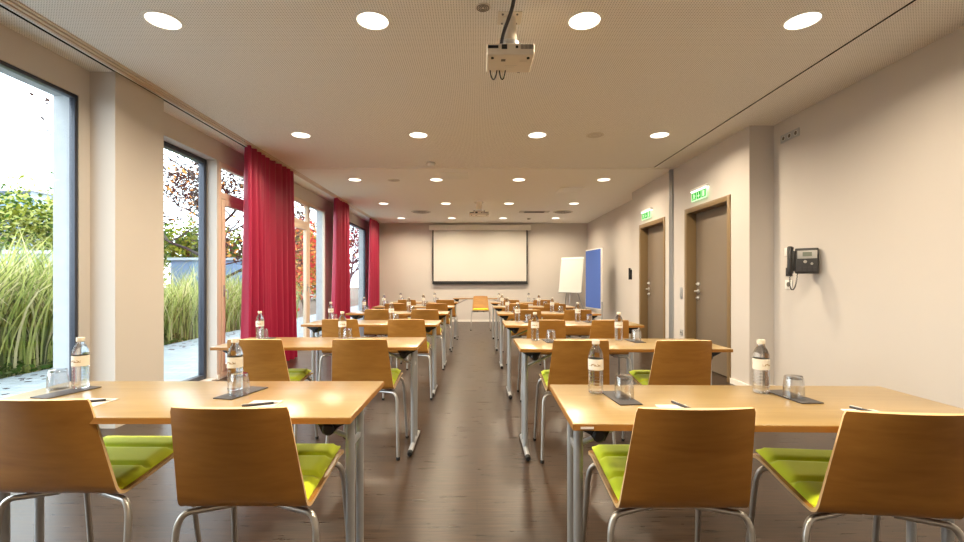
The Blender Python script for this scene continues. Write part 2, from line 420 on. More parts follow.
# partition post on the door wall
struct('trim_3', MB().box(XD-.03, XD-.001, 6.74, 6.82, 0, H).box(XD-.04, XD-.03, 6.755, 6.77, 0, H).box(XD-.04, XD-.03, 6.79, 6.805, 0, H), M['grey'], 'upright grey metal partition profile between the two doors', 'partition post', bevel=.002)

# left wall with tall openings
LT = .2
OPEN = [(.4, 3.51), (4.22, 5.37), (5.41, 6.37), (7.1, 9.25), (10.5, 12.55)]
lw = MB(); ZT = 2.60
edges = [YB]+[v for o in OPEN for v in o]+[YF]
def wallpiece(y0, y1, z0, z1):
    k = .13 if 4.0 < y0 < 5.4 else .06
    lw.box(XL-k, XL, y0, y1, z0, z1, 0); lw.box(XL-LT, XL-k, y0, y1, z0, z1, 1)
for i in range(0, len(edges), 2): wallpiece(edges[i], edges[i+1], -.12, H+.2)
for a, b in OPEN: wallpiece(a, b, ZT, H+.2); wallpiece(a, b, -.12, .02)
lw.box(XL, -2.871, 3.61, 4.17, 0, H, 0)
struct('wall_left', lw, [W, M['concrete']], 'cream window wall on the left with a square pillar', 'wall', smooth=0)
lb = MB()
for i in range(0, len(edges), 2): lb.box(XL, XL+.012, edges[i], min(edges[i+1], YF-.012), 0, .06)
struct('baseboard_left', lb, M['trimw'], 'low white skirting below the window wall', 'baseboard', smooth=0)

def framed(name, y0, y1, z0, z1, mat, fw, xc, depth, label, transom=None, leaf=False):
    root = thing(name, label, 'window' if not leaf else 'glass door'); root['kind'] = 'structure'
    f = MB(); X0, X1 = xc-depth/2, xc+depth/2
    f.box(X0, X1, y0, y0+fw, z0, z1).box(X0, X1, y1-fw, y1, z0, z1).box(X0, X1, y0+fw, y1-fw, z0, z0+fw).box(X0, X1, y0+fw, y1-fw, z1-fw, z1)
    if transom: f.box(X0, X1, y0+fw, y1-fw, transom-.04, transom+.04)
    f.build('window_frame', mat, root, bevel=.004)
    spans = [(z0+fw, z1-fw)] if not transom else [(z0+fw, transom-.04), (transom+.04, z1-fw)]
    for i, (a, b) in enumerate(spans):
        ya, yb = y0+fw, y1-fw
        if leaf and i == 0:
            s = MB(); w = .075
            s.box(X0+.005, X1+.008, ya+.003, ya+w, a+.003, b-.003).box(X0+.005, X1+.008, yb-w, yb-.003, a+.003, b-.003).box(X0+.005, X1+.008, ya+w, yb-w, a+.003, a+w).box(X0+.005, X1+.008, ya+w, yb-w, b-w, b-.003)
            lf = s.build('glazed_leaf', mat, root, bevel=.004)
            hy = ya+.04 if leaf == 'near' else yb-.04
            MB().box(X1+.006, X1+.014, hy-.014, hy+.014, .98, 1.12).tube(fillet([(X1+.01, hy, 1.06), (X1+.055, hy, 1.06), (X1+.055, hy, .95)], .02), .008, 8).build('door_handle', M['grey'], lf)
            ya, yb, a, b = ya+w, yb-w, a+w, b-w
        bx(xc-.008, xc+.008, ya, yb, a, b).build('window_pane', M['glass'], root, smooth=0)
    return root
DF, LF = M['darkframe'], M['lightframe']
xg = XL-.030
framed('window_1', .4, 3.51, .02, ZT, DF, .028, xg, .045, 'large fixed window at far left beside the nearest left table')
framed('window_2', 4.22, 5.37, .02, ZT, DF, .05, XL-LT+.045, .07, 'tall fixed window just past the square pillar')
framed('door_3', 5.41, 6.37, .02, ZT, LF, .06, xg, .055, 'beige framed glass door with transom, partly behind the first curtain', 2.2, 'near')
framed('door_4', 7.1, 8.32, .02, ZT, LF, .07, xg, .055, 'beige framed glass door with transom past the first curtain', 2.2, 'far')
framed('window_3', 8.325, 9.25, .02, ZT, LF, .05, xg, .05, 'tall narrow window just before the second curtain')
framed('window_4', 10.5, 12.55, .02, ZT, DF, .045, xg, .05, 'tall window between the second and third curtains')

# ------------------------------------------------------------------ curtains
def curtain(y0, y1, flare, folds, label, seed):
    rnd = random.Random(seed); ph = [rnd.uniform(-.5, .5) for _ in range(40)]
    z0, z1 = .012, H-.016
    def fn(u, v):
        z = z0+(z1-z0)*v; s = 1-v
        y = y0 - flare[0]*s**1.5 + (y1-y0+(flare[0]+flare[1])*s**1.5)*u
        w = folds*2*PI*u + ph[int(u*12)]*.0
        w += .5*math.sin(5*u*PI+seed) + .25*math.sin(11*u+seed*2)*s
        amp = .072*(.75+.35*math.sin(9*u+seed))*(.8+.3*s)
        x = -2.80 + amp*math.sin(w) + .012*math.sin(2.3*w+1)*s
        if v > .96: x = -2.80 + (x+2.80)*.9
        y += .018*math.cos(w)*s + .012*math.sin(3*v+6*u)
        return (x, y, z)
    o = MB().sheet(fn, folds*16, 24, .003).build('curtain', M['curtain'], smooth=80)
    return tag(o, label, 'curtain', 'crimson curtains along the window wall')
curtain(5.50, 6.93, (.06, .12), 10, 'widest and nearest crimson pleated curtain, beside the glass door', 1)
curtain(8.95, 9.95, (.18, .12), 8, 'middle crimson curtain of the three, between two windows', 2)
curtain(11.85, 13.0, (.15, .03), 8, 'farthest crimson curtain, in the corner by the screen wall', 3)

# ------------------------------------------------------------------ downlights
ORD = ['first', 'second', 'third', 'fourth', 'fifth', 'sixth']
LX = [-2.0, -.665, .685, 2.075]; LY = [.63, 2.9, 5.17, 7.45, 9.74, 12.0]
side = ['leftmost', 'second from left', 'third from left', 'rightmost']
LAMPW = 23.5
proto = None
for j, y in enumerate(LY):
    for i, x in enumerate(LX):
        row = 'above the viewer' if j == 0 else ['', 'in the ceiling row nearest the viewer', 'in the second visible ceiling row', 'in the third ceiling row, beyond the partition track', 'in the fourth ceiling row', 'in the ceiling row by the screen'][j]
        lab = 'round recessed downlight, %s %s' % (side[i], row)
        if proto is None:
            proto = thing('ceiling_light', lab, 'downlight', (x, y, H), 0, 'recessed ceiling downlights')
            MB().lathe([(.116, 0), (.115, -.005), (.1, -.006), (.097, -.001), (.097, 0)], 32).build('trim_ring', M['white'], proto)
            MB().lathe([(.002, -.0045), (.06, -.0045), (.0965, -.003), (.0965, -.0006), (.002, -.0006)], 32).build('lens', M['lens'], proto)
        else: dup(proto, (x, y, H), 0, lab)
        ld = bpy.data.lights.new('downlight_lamp', 'AREA'); ld.shape = 'DISK'; ld.size = .2; ld.energy = LAMPW
        ld.color = (1, .845, .625); ld.spread = math.radians(156)
        lo = bpy.data.objects.new('downlight_lamp', ld); COL.objects.link(lo); lo.location = (x, y, H-.009)

# ------------------------------------------------------------------ other ceiling fittings
def disc(name, x, y, r, h, mats, label, cat, rings=0, group=None):
    root = thing(name, label, cat, (x, y, H), 0, group)
    MB().lathe([(r, 0), (r, -h*.6), (r*.9, -h), (.002, -h)], 28).build('housing', mats[0], root)
    for k in range(rings):
        q = r*(.82-.72*k/max(1, rings))
        MB().lathe([(q, -h-.002), (q, -h+.001), (q-r*.22/max(1, rings)*1.4, -h+.001), (q-r*.22/max(1, rings)*1.4, -h-.002)], 24, closed=True).build('slot_ring', mats[1], root)
    return root
disc('ceiling_speaker', .036, 2.757, .046, .006, (M['speaker'], M['ventdark']), 'small slotted round fitting beside the projector mount', 'ceiling speaker', 3)
disc('ceiling_speaker', 1.34, 5.17, .10, .006, (M['speaker'], M['vent']), 'plain grey ceiling speaker near the second downlight row at right', 'ceiling speaker', 2)
disc('ceiling_speaker', -1.37, 7.49, .10, .006, (M['speaker'], M['vent']), 'plain grey ceiling speaker beyond the partition track at left', 'ceiling speaker', 2)
disc('ceiling_vent', -1.34, 10.9, .24, .012, (M['vent'], M['ventdark']), 'round swirl air vent left of the far projector', 'air vent', 5, 'round ceiling air vents')
disc('ceiling_vent', 2.06, 10.9, .24, .012, (M['vent'], M['ventdark']), 'round swirl air vent above the flip chart', 'air vent', 5, 'round ceiling air vents')
sd = thing('smoke_detector', 'white smoke detector just before the partition track', 'smoke detector', (-.645, 6.38, H))
MB().lathe([(.06, 0), (.06, -.02), (.002, -.02)], 24).build('base', M['vent'], sd)
MB().lathe([(.052, -.02), (.055, -.035), (.045, -.05), (.02, -.056), (.002, -.056)], 24).build('sensor_head', M['white'], sd)
sd = thing('smoke_detector', 'tiny detector near the far end of the ceiling', 'smoke detector', (1.38, 12.1, H))
MB().lathe([(.05, 0), (.05, -.015), (.002, -.015)], 20).build('base', M['vent'], sd)
MB().lathe([(.042, -.015), (.04, -.03), (.002, -.035)], 20).build('sensor_head', M['vent'], sd)
tag(bx(-.22, .22, -.23, .23, -.008, 0).build('ceiling_hatch', M['white'], bevel=.003, loc=(-.36, 7.17, H)), 'pale square ceiling panel just beyond the partition track', 'ceiling panel')
tag(bx(-.22, .22, -.25, .25, -.008, 0).build('ceiling_hatch', M['trimw'], bevel=.003, loc=(1.7, 8.28, H)), 'pale square ceiling panel at right before the round vent', 'ceiling panel')
v = thing('ceiling_vent', 'rectangular slotted air vent right of the far projector', 'air vent', (1.37, 10.9, H))
bx(-.36, .36, -.14, .14, -.01, 0).build('vent_frame', M['vent'], v, bevel=.003)
for k in range(5): bx(-.24, .24, -.10+.044*k, -.075+.044*k, -.013, -.008).build('slat', M['ventdark'], v)

# ------------------------------------------------------------------ projectors
def projector(name, loc, label, s=1.0):
    root = thing(name, label, 'projector', loc); root.scale = (s, s, 1)
    b = bx(-.145, .145, -.005, .235, -.285, -.215).build('body', M['projector'], root, bevel=.01, seg=3)
    p = MB(); p.box(-.138, -.075, -.008, 0, -.245, -.228).box(-.055, -.022, -.008, 0, -.25, -.222).box(.03, .045, -.008, 0, -.245, -.23); p.build('socket_panel', M['rubber'], b)
    g = MB()
    for k in range(10): g.box(.062+.008*k, .066+.008*k, -.008, 0, -.25, -.222)
    g.build('rear_grille', M['ventdark'], b)
    bx(-.055, -.028, .05, .075, -.2875, -.284).build('label_sticker', M['ventdark'], b)
    MB().box(-.03, .05, .13, .134, -.286, -.284).box(-.02, .03, .15, .154, -.286, -.284).box(.06, .11, .06, .063, -.286, -.284).box(.06, .11, .075, .078, -.286, -.284).build('small_print', M['vent'], b)
    MB().lathe([(.03, -.012), (.034, 0), (.03, .012)], 20, (.07, .236, -.25), mat=Matrix.Rotation(-PI/2, 4, 'X')).build('front_lens', M['rubber'], b)
    for fx in (-.11, .11): MB().lathe([(.009, -.292), (.009, -.283)], 10, (fx, .03, 0)).build('foot', M['rubber'], b)
    bx(-.075, .075, .03, .17, -.006, 0).build('ceiling_plate', M['projector'], root, bevel=.002)
    sc_ = MB()
    for sx in (-.045, .045):
        for sy in (.05, .15): sc_.lathe([(.007, -.011), (.007, -.006)], 10, (sx, sy, 0))
    sc_.build('screw', M['ventdark'], root)
    MB().lathe([(.05, -.155), (.046, -.10), (.04, -.006)], 16, (0, .1, 0)).build('mount_pole', M['projector'], root)
    MB().lathe([(.058, -.192), (.062, -.18), (.062, -.165), (.05, -.155)], 20, (0, .1, 0)).build('mount_collar', M['chrome'], root)
    MB().box(-.07, .07, .04, .16, -.216, -.19).build('mount_bracket', M['vent'], root, bevel=.004)
    for sx in (-1, 1): MB().lathe([(.012, 0), (.014, .012), (.01, .02)], 12, (sx*.062, .09, -.185), mat=Matrix.Rotation(sx*PI/2, 4, 'Y')).build('clamp_knob', M['rubber'], root)
    return root
pj = projector('projector', (.205, 2.77, H), 'white ceiling projector nearest the viewer, hanging on a pole mount')
cb = MB(); 
def bez(a, b, c, d, n=14):
    a, b, c, d = map(Vector, (a, b, c, d))
    return [a*(1-t)**3+b*3*t*(1-t)**2+c*3*t*t*(1-t)+d*t**3 for t in [i/n for i in range(n+1)]]
MB().tube(bez((.01, -.16, -.002), (.01, -.1, -.1), (-.05, -.02, -.12), (-.055, .02, -.213)), .011, 10).build('conduit', M['slate'], pj)
for a, b in (((-.12, -.075)), ((-.06, -.02))):
    MB().tube(bez((a, .2, -.284), (a+.01, .21, -.36), (b-.01, .21, -.36), (b, .2, -.284)), .004, 8).build('cable_loop', M['rubber'], pj)
projector('projector', (.045, 9.45, H), 'distant ceiling projector in front of the screen', 1.45)

# ------------------------------------------------------------------ furniture prototypes
TOP = .735
def make_table():
    t = thing('folding_table', '', 'table', (0, 0, 0), 0, 'folding seminar tables')
    bx(-.68, .68, -.265, .265, .713, TOP).build('tabletop', [M['table']], t, bevel=.003)
    tp = t.children[0]
    e = MB(); z0, z1, d = .7145, .7325, .0012
    e.box(-.679, .679, -.265-d, -.264, z0, z1).box(-.679, .679, .264, .265+d, z0, z1).box(-.68-d, -.679, -.264, .264, z0, z1).box(.679, .68+d, -.264, .264, z0, z1)
    e.build('edge_band', M['tedge'], tp, smooth=0)
    for sx in (-1, 1):
        x = sx*.627
        MB().tube([(x, -.068, .03), (x, -.068, .712)], .0165, 14).build('leg', M['grey'], t)
        MB().tube([(x, .065, .03), (x, .065, .712)], .0145, 14).build('leg', M['grey'], t)
        f = MB().tube([(x, -.205, .022), (x, -.17, .026), (x, 0, .034), (x, .17, .026), (x, .205, .022)], .017, 12, sq=.95).build('foot', M['grey'], t)
        for s in (-1, 1): MB().tube([(x, s*.232, .018), (x, s*.22, .02), (x, s*.202, .022)], [.015, .018, .0185], 12).build('end_cap', M['rubber'], f)
        xi = x-sx*.03
        br = MB().prism([(x+sx*.03, .712), (x+sx*.028, .692), (x-sx*.02, .668), (x-sx*.035, .648), (x-sx*.052, .641), (x-sx*.07, .650), (x-sx*.10, .712)], 'y', -.165, .165).build('hinge_bracket', M['black'], t, bevel=.004)
        MB().lathe([(.02, 0), (.021, .006), (.015, .011)], 16, (x-sx*.048, -.165, .666), mat=Matrix.Rotation(PI/2, 4, 'X')).build('knob', M['black'], br)
        MB().tube([(x-sx*.008, .0, .575), (xi-sx*.26, .0, .705)], .009, 10).build('brace', M['grey'], t)
        bx(x-.006, x+.006, -.06, .06, .565, .585).build('spacer', M['grey'], t, bevel=.002)
    return t

def make_chair():
    t = thing('stacking_chair', '', 'chair', (0, 0, 0), 0, 'wooden chairs with lime seat pads')
    # one-piece bent plywood shell, profile (y, z)
    prof = fillet([(.225, .470), (.16, .484), (-.02, .464), (-.205, .446), (-.322, .80)], .045, 6)
    d = [0]
    for a, b in zip(prof, prof[1:]): d.append(d[-1]+(Vector(b)-Vector(a)).length)
    L = d[-1]
    def P(s):
        s *= L
        for i in range(len(d)-1):
            if s <= d[i+1]+1e-9:
                k = (s-d[i])/(d[i+1]-d[i]); return prof[i]*(1-k)+prof[i+1]*k
        return prof[-1]
    sb = .53
    def fn(u, v):
        p = P(v); q = 2*u-1
        tback = max(0, (v-sb)/(1-sb))
        hw = .198+.006*min(1, v/sb) - .029*tback
        if v < .04: hw -= .012*(1-v/.04)**2
        if v > .985: hw -= .004*((v-.985)/.015)**2
        return (q*hw, p[0]+.034*q*q*tback, p[1] - .004*tback*q*q)
    MB().sheet(lambda u, v: fn(1-u, v), 12, 56, .011, 0, 1).build('shell', [M['ply'], M['plyedge']], t, smooth=50)
    # seat pad with two sewn grooves
    def pad(u, v, top):
        q = 2*u-1; y = .205-.375*v; hw = .183+.006*v
        base = (.464+(y+.02)*.111 if y > -.02 else .446+(y+.205)*.0973) - (.05*(y-.15) if y > .15 else 0) + .0115
        gx = 0
        for g in (.1, -.04): gx += math.exp(-((y-g)/.010)**2)
        ed = min(1, (1-abs(q))/.10, (v)/.07, (1-v)/.07); ed = math.sin(max(0, ed)*PI/2)
        return (q*hw, y, base + ((.006+.019*ed - .015*gx*ed) if top else 0))
    nu, nv = 16, 44; m = MB(); vs = []
    for top in (0, 1):
        for j in range(nv+1):
            for i in range(nu+1): vs.append(pad(i/nu, j/nv, top))
    Wn = nu+1; T = Wn*(nv+1); fs = []
    for j in range(nv):
        for i in range(nu):
            a = j*Wn+i; fs += [(a, a+Wn, a+Wn+1, a+1), (T+a, T+a+1, T+a+Wn+1, T+a+Wn)]
    for i in range(nu): fs += [(i, i+1, T+i+1, T+i), (nv*Wn+i+1, nv*Wn+i, T+nv*Wn+i, T+nv*Wn+i+1)]
    for j in range(nv): fs += [(j*Wn+Wn, j*Wn, T+j*Wn, T+j*Wn+Wn), (j*Wn+nu, j*Wn+Wn+nu, T+j*Wn+Wn+nu, T+j*Wn+nu)]
    m.add(vs, fs); m.build('seat_pad', M['lime'], t, smooth=60)
    for sx in (-1, 1):
        fl = MB().tube(fillet([(sx*.075, .10, .463), (sx*.20, .125, .465), (sx*.215, .135, .42), (sx*.232, .19, .008)], .045), .0105, 12).build('leg', M['steel'], t)
        MB().lathe([(.012, 0), (.013, .012), (.011, .02)], 10, (sx*.232, .19, 0)).build('glide', M['rubber'], fl)
        rl_ = MB().tube(fillet([(sx*.075, -.12, .427), (sx*.205, -.175, .427), (sx*.222, -.185, .39), (sx*.236, -.225, .008)], .045), .0105, 12).build('leg', M['steel'], t)
        MB().lathe([(.012, 0), (.013, .012), (.011, .02)], 10, (sx*.236, -.225, 0)).build('glide', M['rubber'], rl_)
    MB().box(-.09, -.06, -.11, .09, .430, .448).box(.06, .09, -.11, .09, .430, .448).box(-.06, .06, -.02, .02, .432, .446).build('under_frame', M['black'], t, bevel=.003)
    return t

def make_bottle():
    t = thing('water_bottle', '', 'bottle', (0, 0, 0), 0, 'water bottles on the tables')
    pr = [(.0215, 0), (.027, .003), (.0285, .01)]
    for k in range(6):
        z = .016+.0125*k; pr += [(.0285, z), (.0268, z+.005), (.0285, z+.010)]
    pr += [(.0282, .095), (.0282, .135), (.0285, .138), (.0275, .150), (.022, .166), (.0145, .179), (.0125, .186), (.0125, .190)]
    MB().lathe(pr, 24).build('bottle_body', M['water'], t, smooth=60)
    MB().lathe([(.0288, .092), (.0290, .092), (.0290, .134), (.0288, .134)], 28, closed=True).build('paper_label', M['label'], t, smooth=60)
    MB().lathe([(.0135, .190), (.0145, .191), (.0145, .204), (.0135, .206)], 20).build('cap', M['cap'], t)
    return t

def make_glass():
    t = thing('drinking_glass', '', 'glass', (0, 0, 0), 0, 'upturned tumblers on the tables')
    MB().lathe([(.0355, 0), (.0345, .04), (.0305, .074), (.028, .079), (.002, .080), (.002, .068), (.027, .067), (.0325, .04), (.0333, 0)], 28, closed=False).build('tumbler_wall', M['tumbler'], t, smooth=50)
    MB().lathe([(.0278, .0685), (.0278, .0775), (.0025, .0775), (.0025, .0685)], 24, closed=True).build('thick_base', M['tumbler'], t, smooth=50)
    return t

def make_pen(loc, rz, label):
    p = thing('ballpoint_pen', label, 'pen', loc, rz, 'pens on the notepads')
    MB().tube([(-.055, 0, .0045), (.045, 0, .0045)], .0043, 10).build('barrel', M['slate'], p)
    MB().tube([(.045, 0, .0045), (.062, 0, .0035)], [.0043, .0012], 10).build('tip', M['chrome'], p)
    bx(-.055, -.02, -.001, .001, .0085, .0105).build('clip', M['chrome'], p)
    return p

# ------------------------------------------------------------------ rows of tables
rows = ['row nearest the viewer', 'second row from viewer', 'third row from viewer', 'fourth row from viewer', 'fifth row from viewer', 'sixth row, nearest the screen']
chL = [[(-.735, 1.635, 0), (-1.395, 1.725, -1)], [(-.752, 3.2, 0), (-1.42, 3.19, 0)], [(-.69, 4.70, 1), (-1.33, 4.71, -1)], [(-.68, 6.2, 0), (-1.30, 6.24, 1)], [(-.66, 7.74, 0), (-1.34, 7.77, 0)], [(-.63, 9.28, 0), (-1.39, 9.3, 0)]]
chR = [[(.645, 1.625, 0), (1.262, 1.575, -6)], [(.655, 3.15, 0), (1.30, 3.14, 0)], [(.665, 4.62, 0), (1.27, 4.62, 0)], [(.65, 6.15, 0), (1.30, 6.16, 1)], [(.66, 7.7, 0), (1.27, 7.69, 0)], [(.655, 9.22, 0), (1.285, 9.23, 0)]]
boL = [[(-.965, 1.815), (-1.612, 1.85)], [(-1.012, 3.42), (-1.646, 3.45)], [(-.935, 4.97), (-1.60, 4.98)], [(-.975, 6.5), (-1.614, 6.51)], [(-.947, 8.04), (-1.65, 8.06)], [(-.894, 9.6), (-1.618, 9.61)]]
boR = [[(.462, 1.77), (1.108, 1.775)], [(.426, 3.34), (1.043, 3.35)], [(.434, 4.88), (1.083, 4.89)], [(.427, 6.42), (1.062, 6.43)], [(.438, 7.95), (1.08, 7.96)], [(.455, 9.5), (1.08, 9.5)]]
T0, C0, B0, G0 = make_table(), make_chair(), make_bottle(), make_glass()
used = set()
def put(p, loc, rz, label):
    if p.name not in used:
        used.add(p.name); p.location = loc; p.rotation_euler = (0, 0, rz); p['label'] = label; return p
    return dup(p, loc, rz, label)
rnd = random.Random(4)
mat_me = None; pad_me = None
for i in range(6):
    for s, (ch, bo) in enumerate(((chL[i], boL[i]), (chR[i], boR[i]))):
        sd_ = 'left of aisle' if s == 0 else 'right of aisle'
        ty = (1.715 if s == 0 else 1.635)+1.54*i
        tx = (-1.085 if s == 0 else .98) if i == 0 else (-1.075 if s == 0 else .958)
        tb = put(T0, (tx, ty, 0), math.radians(-1.4) if (i, s) == (0, 1) else 0, 'beech topped folding table, %s, %s' % (rows[i], sd_))
        for k, (x, y, a) in enumerate(ch):
            seat = 'aisle seat' if k == 0 else ('window side seat' if s == 0 else 'wall side seat')
            put(C0, (x, y, 0), math.radians(a), 'beech chair with lime pad, %s, %s, %s' % (seat, rows[i], sd_))
        for k, (x, y) in enumerate(bo):
            seat = 'aisle side' if k == 0 else ('window side' if s == 0 else 'wall side')
            tail = '%s, %s, %s' % (seat, rows[i], sd_)
            put(B0, (x, y, TOP), rnd.uniform(-.5, .5), 'clear water bottle on the table, ' + tail)
            if i == 0:
                gx, gy, mx, my, ma = {(0, 0): (-.905, 1.735, -.912, 1.765, -14), (0, 1): (-1.69, 1.835, -1.597, 1.775, -14), (1, 0): (.545, 1.685, .532, 1.690, 5), (1, 1): (1.178, 1.692, 1.183, 1.708, 4)}[(s, k)]
            elif s == 0: gx, gy, mx, my, ma = x+.06, y-.075, x+.055, y-.06, -8
            else: gx, gy, mx, my, ma = x+.105, y-.07, x+.1, y-.055, 4
            if mat_me is None:
                mo = bx(-.041, .041, -.098, .098, 0, .004).build('drink_mat', M['slate'], bevel=.0015); mat_me = mo
            else: mo = mat_me.copy(); COL.objects.link(mo)
            mo.location = (mx, my, TOP); mo.rotation_euler = (0, 0, math.radians(ma))
            tag(mo, 'dark grey mat on the table, ' + tail, 'drink mat', 'dark drink mats on the tables')
            gz = TOP
            # the tumbler stands on its mat when it fits on it
            lx = Matrix.Rotation(-math.radians(ma), 2) @ Vector((gx-mx, gy-my))
            if abs(lx.x) < .041 and abs(lx.y) < .098: gz = TOP+.004
            put(G0, (gx, gy, gz), rnd.uniform(0, 3), 'upturned clear tumbler on the table, ' + tail)
for x, y, a, pdx, pdy, pa, lab in ((-.755, 1.57, -2, .0, .01, 24, 'left aisle seat'), (-1.375, 1.6, -4, .0, .02, 22, 'left window side seat'), (.675, 1.515, 0, .03, .045, -75, 'right aisle seat'), (1.278, 1.46, -3, .01, .035, -68, 'right wall side seat')):
    if pad_me is None: po = bx(-.053, .053, -.075, .075, 0, .003).build('notepad', M['paper']); pad_me = po
    else: po = pad_me.copy(); COL.objects.link(po)
    po.location = (x, y, TOP); po.rotation_euler = (0, 0, math.radians(a))
    tag(po, 'white notepad in the row nearest the viewer, at the %s' % lab, 'notepad', 'white notepads on the front tables')
    make_pen((x+pdx, y+pdy, TOP+.003), math.radians(pa), 'dark pen lying on the white notepad at the %s' % lab)
# tiny edge sticker on the right front table
tag(MB().box(-.02, .02, -.0008, 0, -.0035, .0035).build('edge_sticker', M['trimw'], loc=(.335, 1.635-.2523, .7235), smooth=0), 'small pale sticker on the front edge of the right nearest table', 'sticker')
dup(T0, (.08, 11.65, 0), 0, 'presenter table with beech top below the projection screen')
dup(C0, (.087, 10.93, 0), PI, 'presenter chair with lime pad, facing the rows in front of the screen')

# ------------------------------------------------------------------ projection screen, flip chart, pinboard
s = thing('projection_screen', 'wide white projection screen with black border on the far wall', 'projection screen', (.085, YF-.003, 0))
bx(-1.45, 1.45, -.12, 0, 2.62, 2.76).build('screen_casing', M['trimw'], s, bevel=.012, seg=3)
bx(-1.36, 1.36, -.075, -.072, 1.12, 2.62).build('screen_sheet', M['screen'], s)
MB().box(-1.36, -1.325, -.078, -.0725, 1.1, 2.62).box(1.325, 1.36, -.078, -.0725, 1.1, 2.62).box(-1.325, 1.325, -.078, -.0725, 1.1, 1.165).build('black_border', M['black'], s)
MB().tube([(-1.36, -.075, 1.1), (1.36, -.075, 1.1)], .018, 12).build('weight_bar', M['black'], s)

f = thing('flip_chart', 'white flip chart easel leaning in the far right corner', 'flip chart', (2.50, 12.25, 0), math.radians(-37))
rot = Matrix.Translation((0, 0, .85)) @ Matrix.Rotation(math.radians(-11), 4, 'X')
b = MB().box(-.34, .34, 0, .02, 0, .98, mat=rot).build('board', M['grey'], f, bevel=.004)
MB().box(-.325, .325, -.016, -.001, .0, .94, mat=rot).build('paper_pad', M['paper'], b)
MB().box(-.33, .33, -.024, .004, .93, .975, mat=rot).build('clamp_bar', M['white'], b, bevel=.004)
MB().tube([(0, .03, .86), (-.0, -.02, .55), (0, -.05, .02)], .013, 10).build('leg', M['grey'], f)
MB().tube([(-.1, .06, 1.1), (-.38, .38, .01)], .011, 10).build('leg', M['grey'], f)
MB().tube([(.1, .06, 1.1), (.38, .38, .01)], .011, 10).build('leg', M['grey'], f)
MB().box(-.33, .33, -.06, .0, .0, .012, mat=rot).build('pen_tray', M['grey'], f)

ang = math.atan2(11.1-10.2, 2.67-2.80)
p = thing('pinboard', 'tall blue felt pinboard standing by the right wall', 'pinboard', (2.735, 10.65, 0), ang)
b = bx(-.455, .455, -.02, .02, .52, 1.92).build('board_frame', M['white'], p, bevel=.004)
bx(-.435, .435, .019, .026, .545, 1.895).build('felt_panel', M['blue'], b)
bx(-.435, .435, -.026, -.019, .545, 1.895).build('back_panel', M['slate'], b)
for sx in (-1, 1):
    l = bx(sx*.455-.02, sx*.455+.02, -.018, .018, .03, .70).build('leg', M['grey'], p, bevel=.003)
    bx(sx*.455-.025, sx*.455+.025, -.22, .22, 0, .03).build('foot', M['black'], l, bevel=.005)

# ------------------------------------------------------------------ exit signs
def exit_sign(y0, y1, z0, z1, label):
    r = thing('exit_sign', label, 'exit sign', (XD, (y0+y1)/2, z0), 0, 'green exit signs over the doors')
    h = z1-z0; w = (y1-y0)/2
    b = bx(-.05, -.001, -w-.01, w+.01, h, h+.035).build('sign_housing', M['white'], r, bevel=.004)
    bx(-.045, -.006, -w, w, h-.003, h+.001).build('lamp_strip', M['striplight'], b)
    g = bx(-.034, -.028, -w, w, 0, h-.004).build('sign_panel', M['signwhite'], r)
    q = MB(); X0, X1 = -.0365, -.034
    # three green fields: running figure, arrow and doorway, left white between
    bw = 2*w
    for k in range(3):
        a = w-bw*(.05+.315*k); q.box(X0, X1, a-bw*.265, a, h*.12, h*.82)
    q.build('green_field', M['signgreen'], g)
    fig = MB(); X0, X1 = -.0385, -.0365
    def pl(k, pts):
        a = w-bw*(.05+.315*k)
        fig.prism([(a-bw*.265*u, h*(.12+.7*v)) for u, v in pts], 'x', X0, X1)
    pl(0, [(.42, .95), (.58, .95), (.58, .8), (.42, .8)]); pl(0, [(.3, .74), (.62, .76), (.66, .42), (.42, .42)])
    pl(0, [(.42, .44), (.55, .44), (.3, .08), (.18, .14)]); pl(0, [(.55, .44), (.66, .44), (.84, .1), (.72, .06)])
    pl(0, [(.62, .74), (.9, .52), (.84, .44), (.62, .6)])
    pl(1, [(.42, .9), (.58, .9), (.58, .45), (.42, .45)]); pl(1, [(.18, .48), (.82, .48), (.5, .1)])
    pl(2, [(.25, .9), (.75, .9), (.75, .1), (.25, .1)])
    fig.build('pictogram', M['signwhite'], g)
exit_sign(5.70, 6.10, 2.225, 2.355, 'lit green exit sign above the nearer door')
exit_sign(7.54, 7.94, 2.225, 2.355, 'lit green exit sign above the farther door')

# ------------------------------------------------------------------ wall fittings
def plate(name, x, y0, y1, z0, z1, mat, label, cat, kind='switch', n=1):
    r = thing(name, label, cat, (x, (y0+y1)/2, (z0+z1)/2)); w = (y1-y0)/2; h = (z1-z0)/2
    p = bx(-.009, 0, -w, w, -h, h).build('cover_plate', mat, r, bevel=.002)
    for k in range(n):
        c = -w+(2*k+1)*w/n
        if n > 1 or kind == 'socket':
            rr = min(h, w/n)*.62
            MB().lathe([(rr, .009), (rr, .0105), (rr*.86, .0105), (rr*.86, .009)], 20, (0, c, 0), mat=Matrix.Rotation(-PI/2, 4, 'Y'), closed=True).build('socket_ring', M['white'] if mat is not M['white'] else M['vent'], p)
            MB().lathe([(rr*.84, .0088), (rr*.84, .0098)], 20, (0, c, 0), mat=Matrix.Rotation(-PI/2, 4, 'Y')).build('socket_well', M['ventdark'], p)
        else: bx(-.013, -.008, c-w/n*.7, c+w/n*.7, -h*.7, h*.7).build('rocker', mat, p, bevel=.001)
    return r
plate('wall_socket', XR, 4.47, 4.74, 2.60, 2.68, M['grey'], 'triple power socket high on the right wall', 'wall socket', 'socket', 3)
plate('light_switch', XR, 4.60, 4.68, 1.43, 1.51, M['white'], 'white switch plate above and left of the wall phone', 'light switch')
plate('light_switch', XR, 4.57, 4.66, 1.22, 1.305, M['slate'], 'dark switch plate under the wall phone receiver', 'light switch')
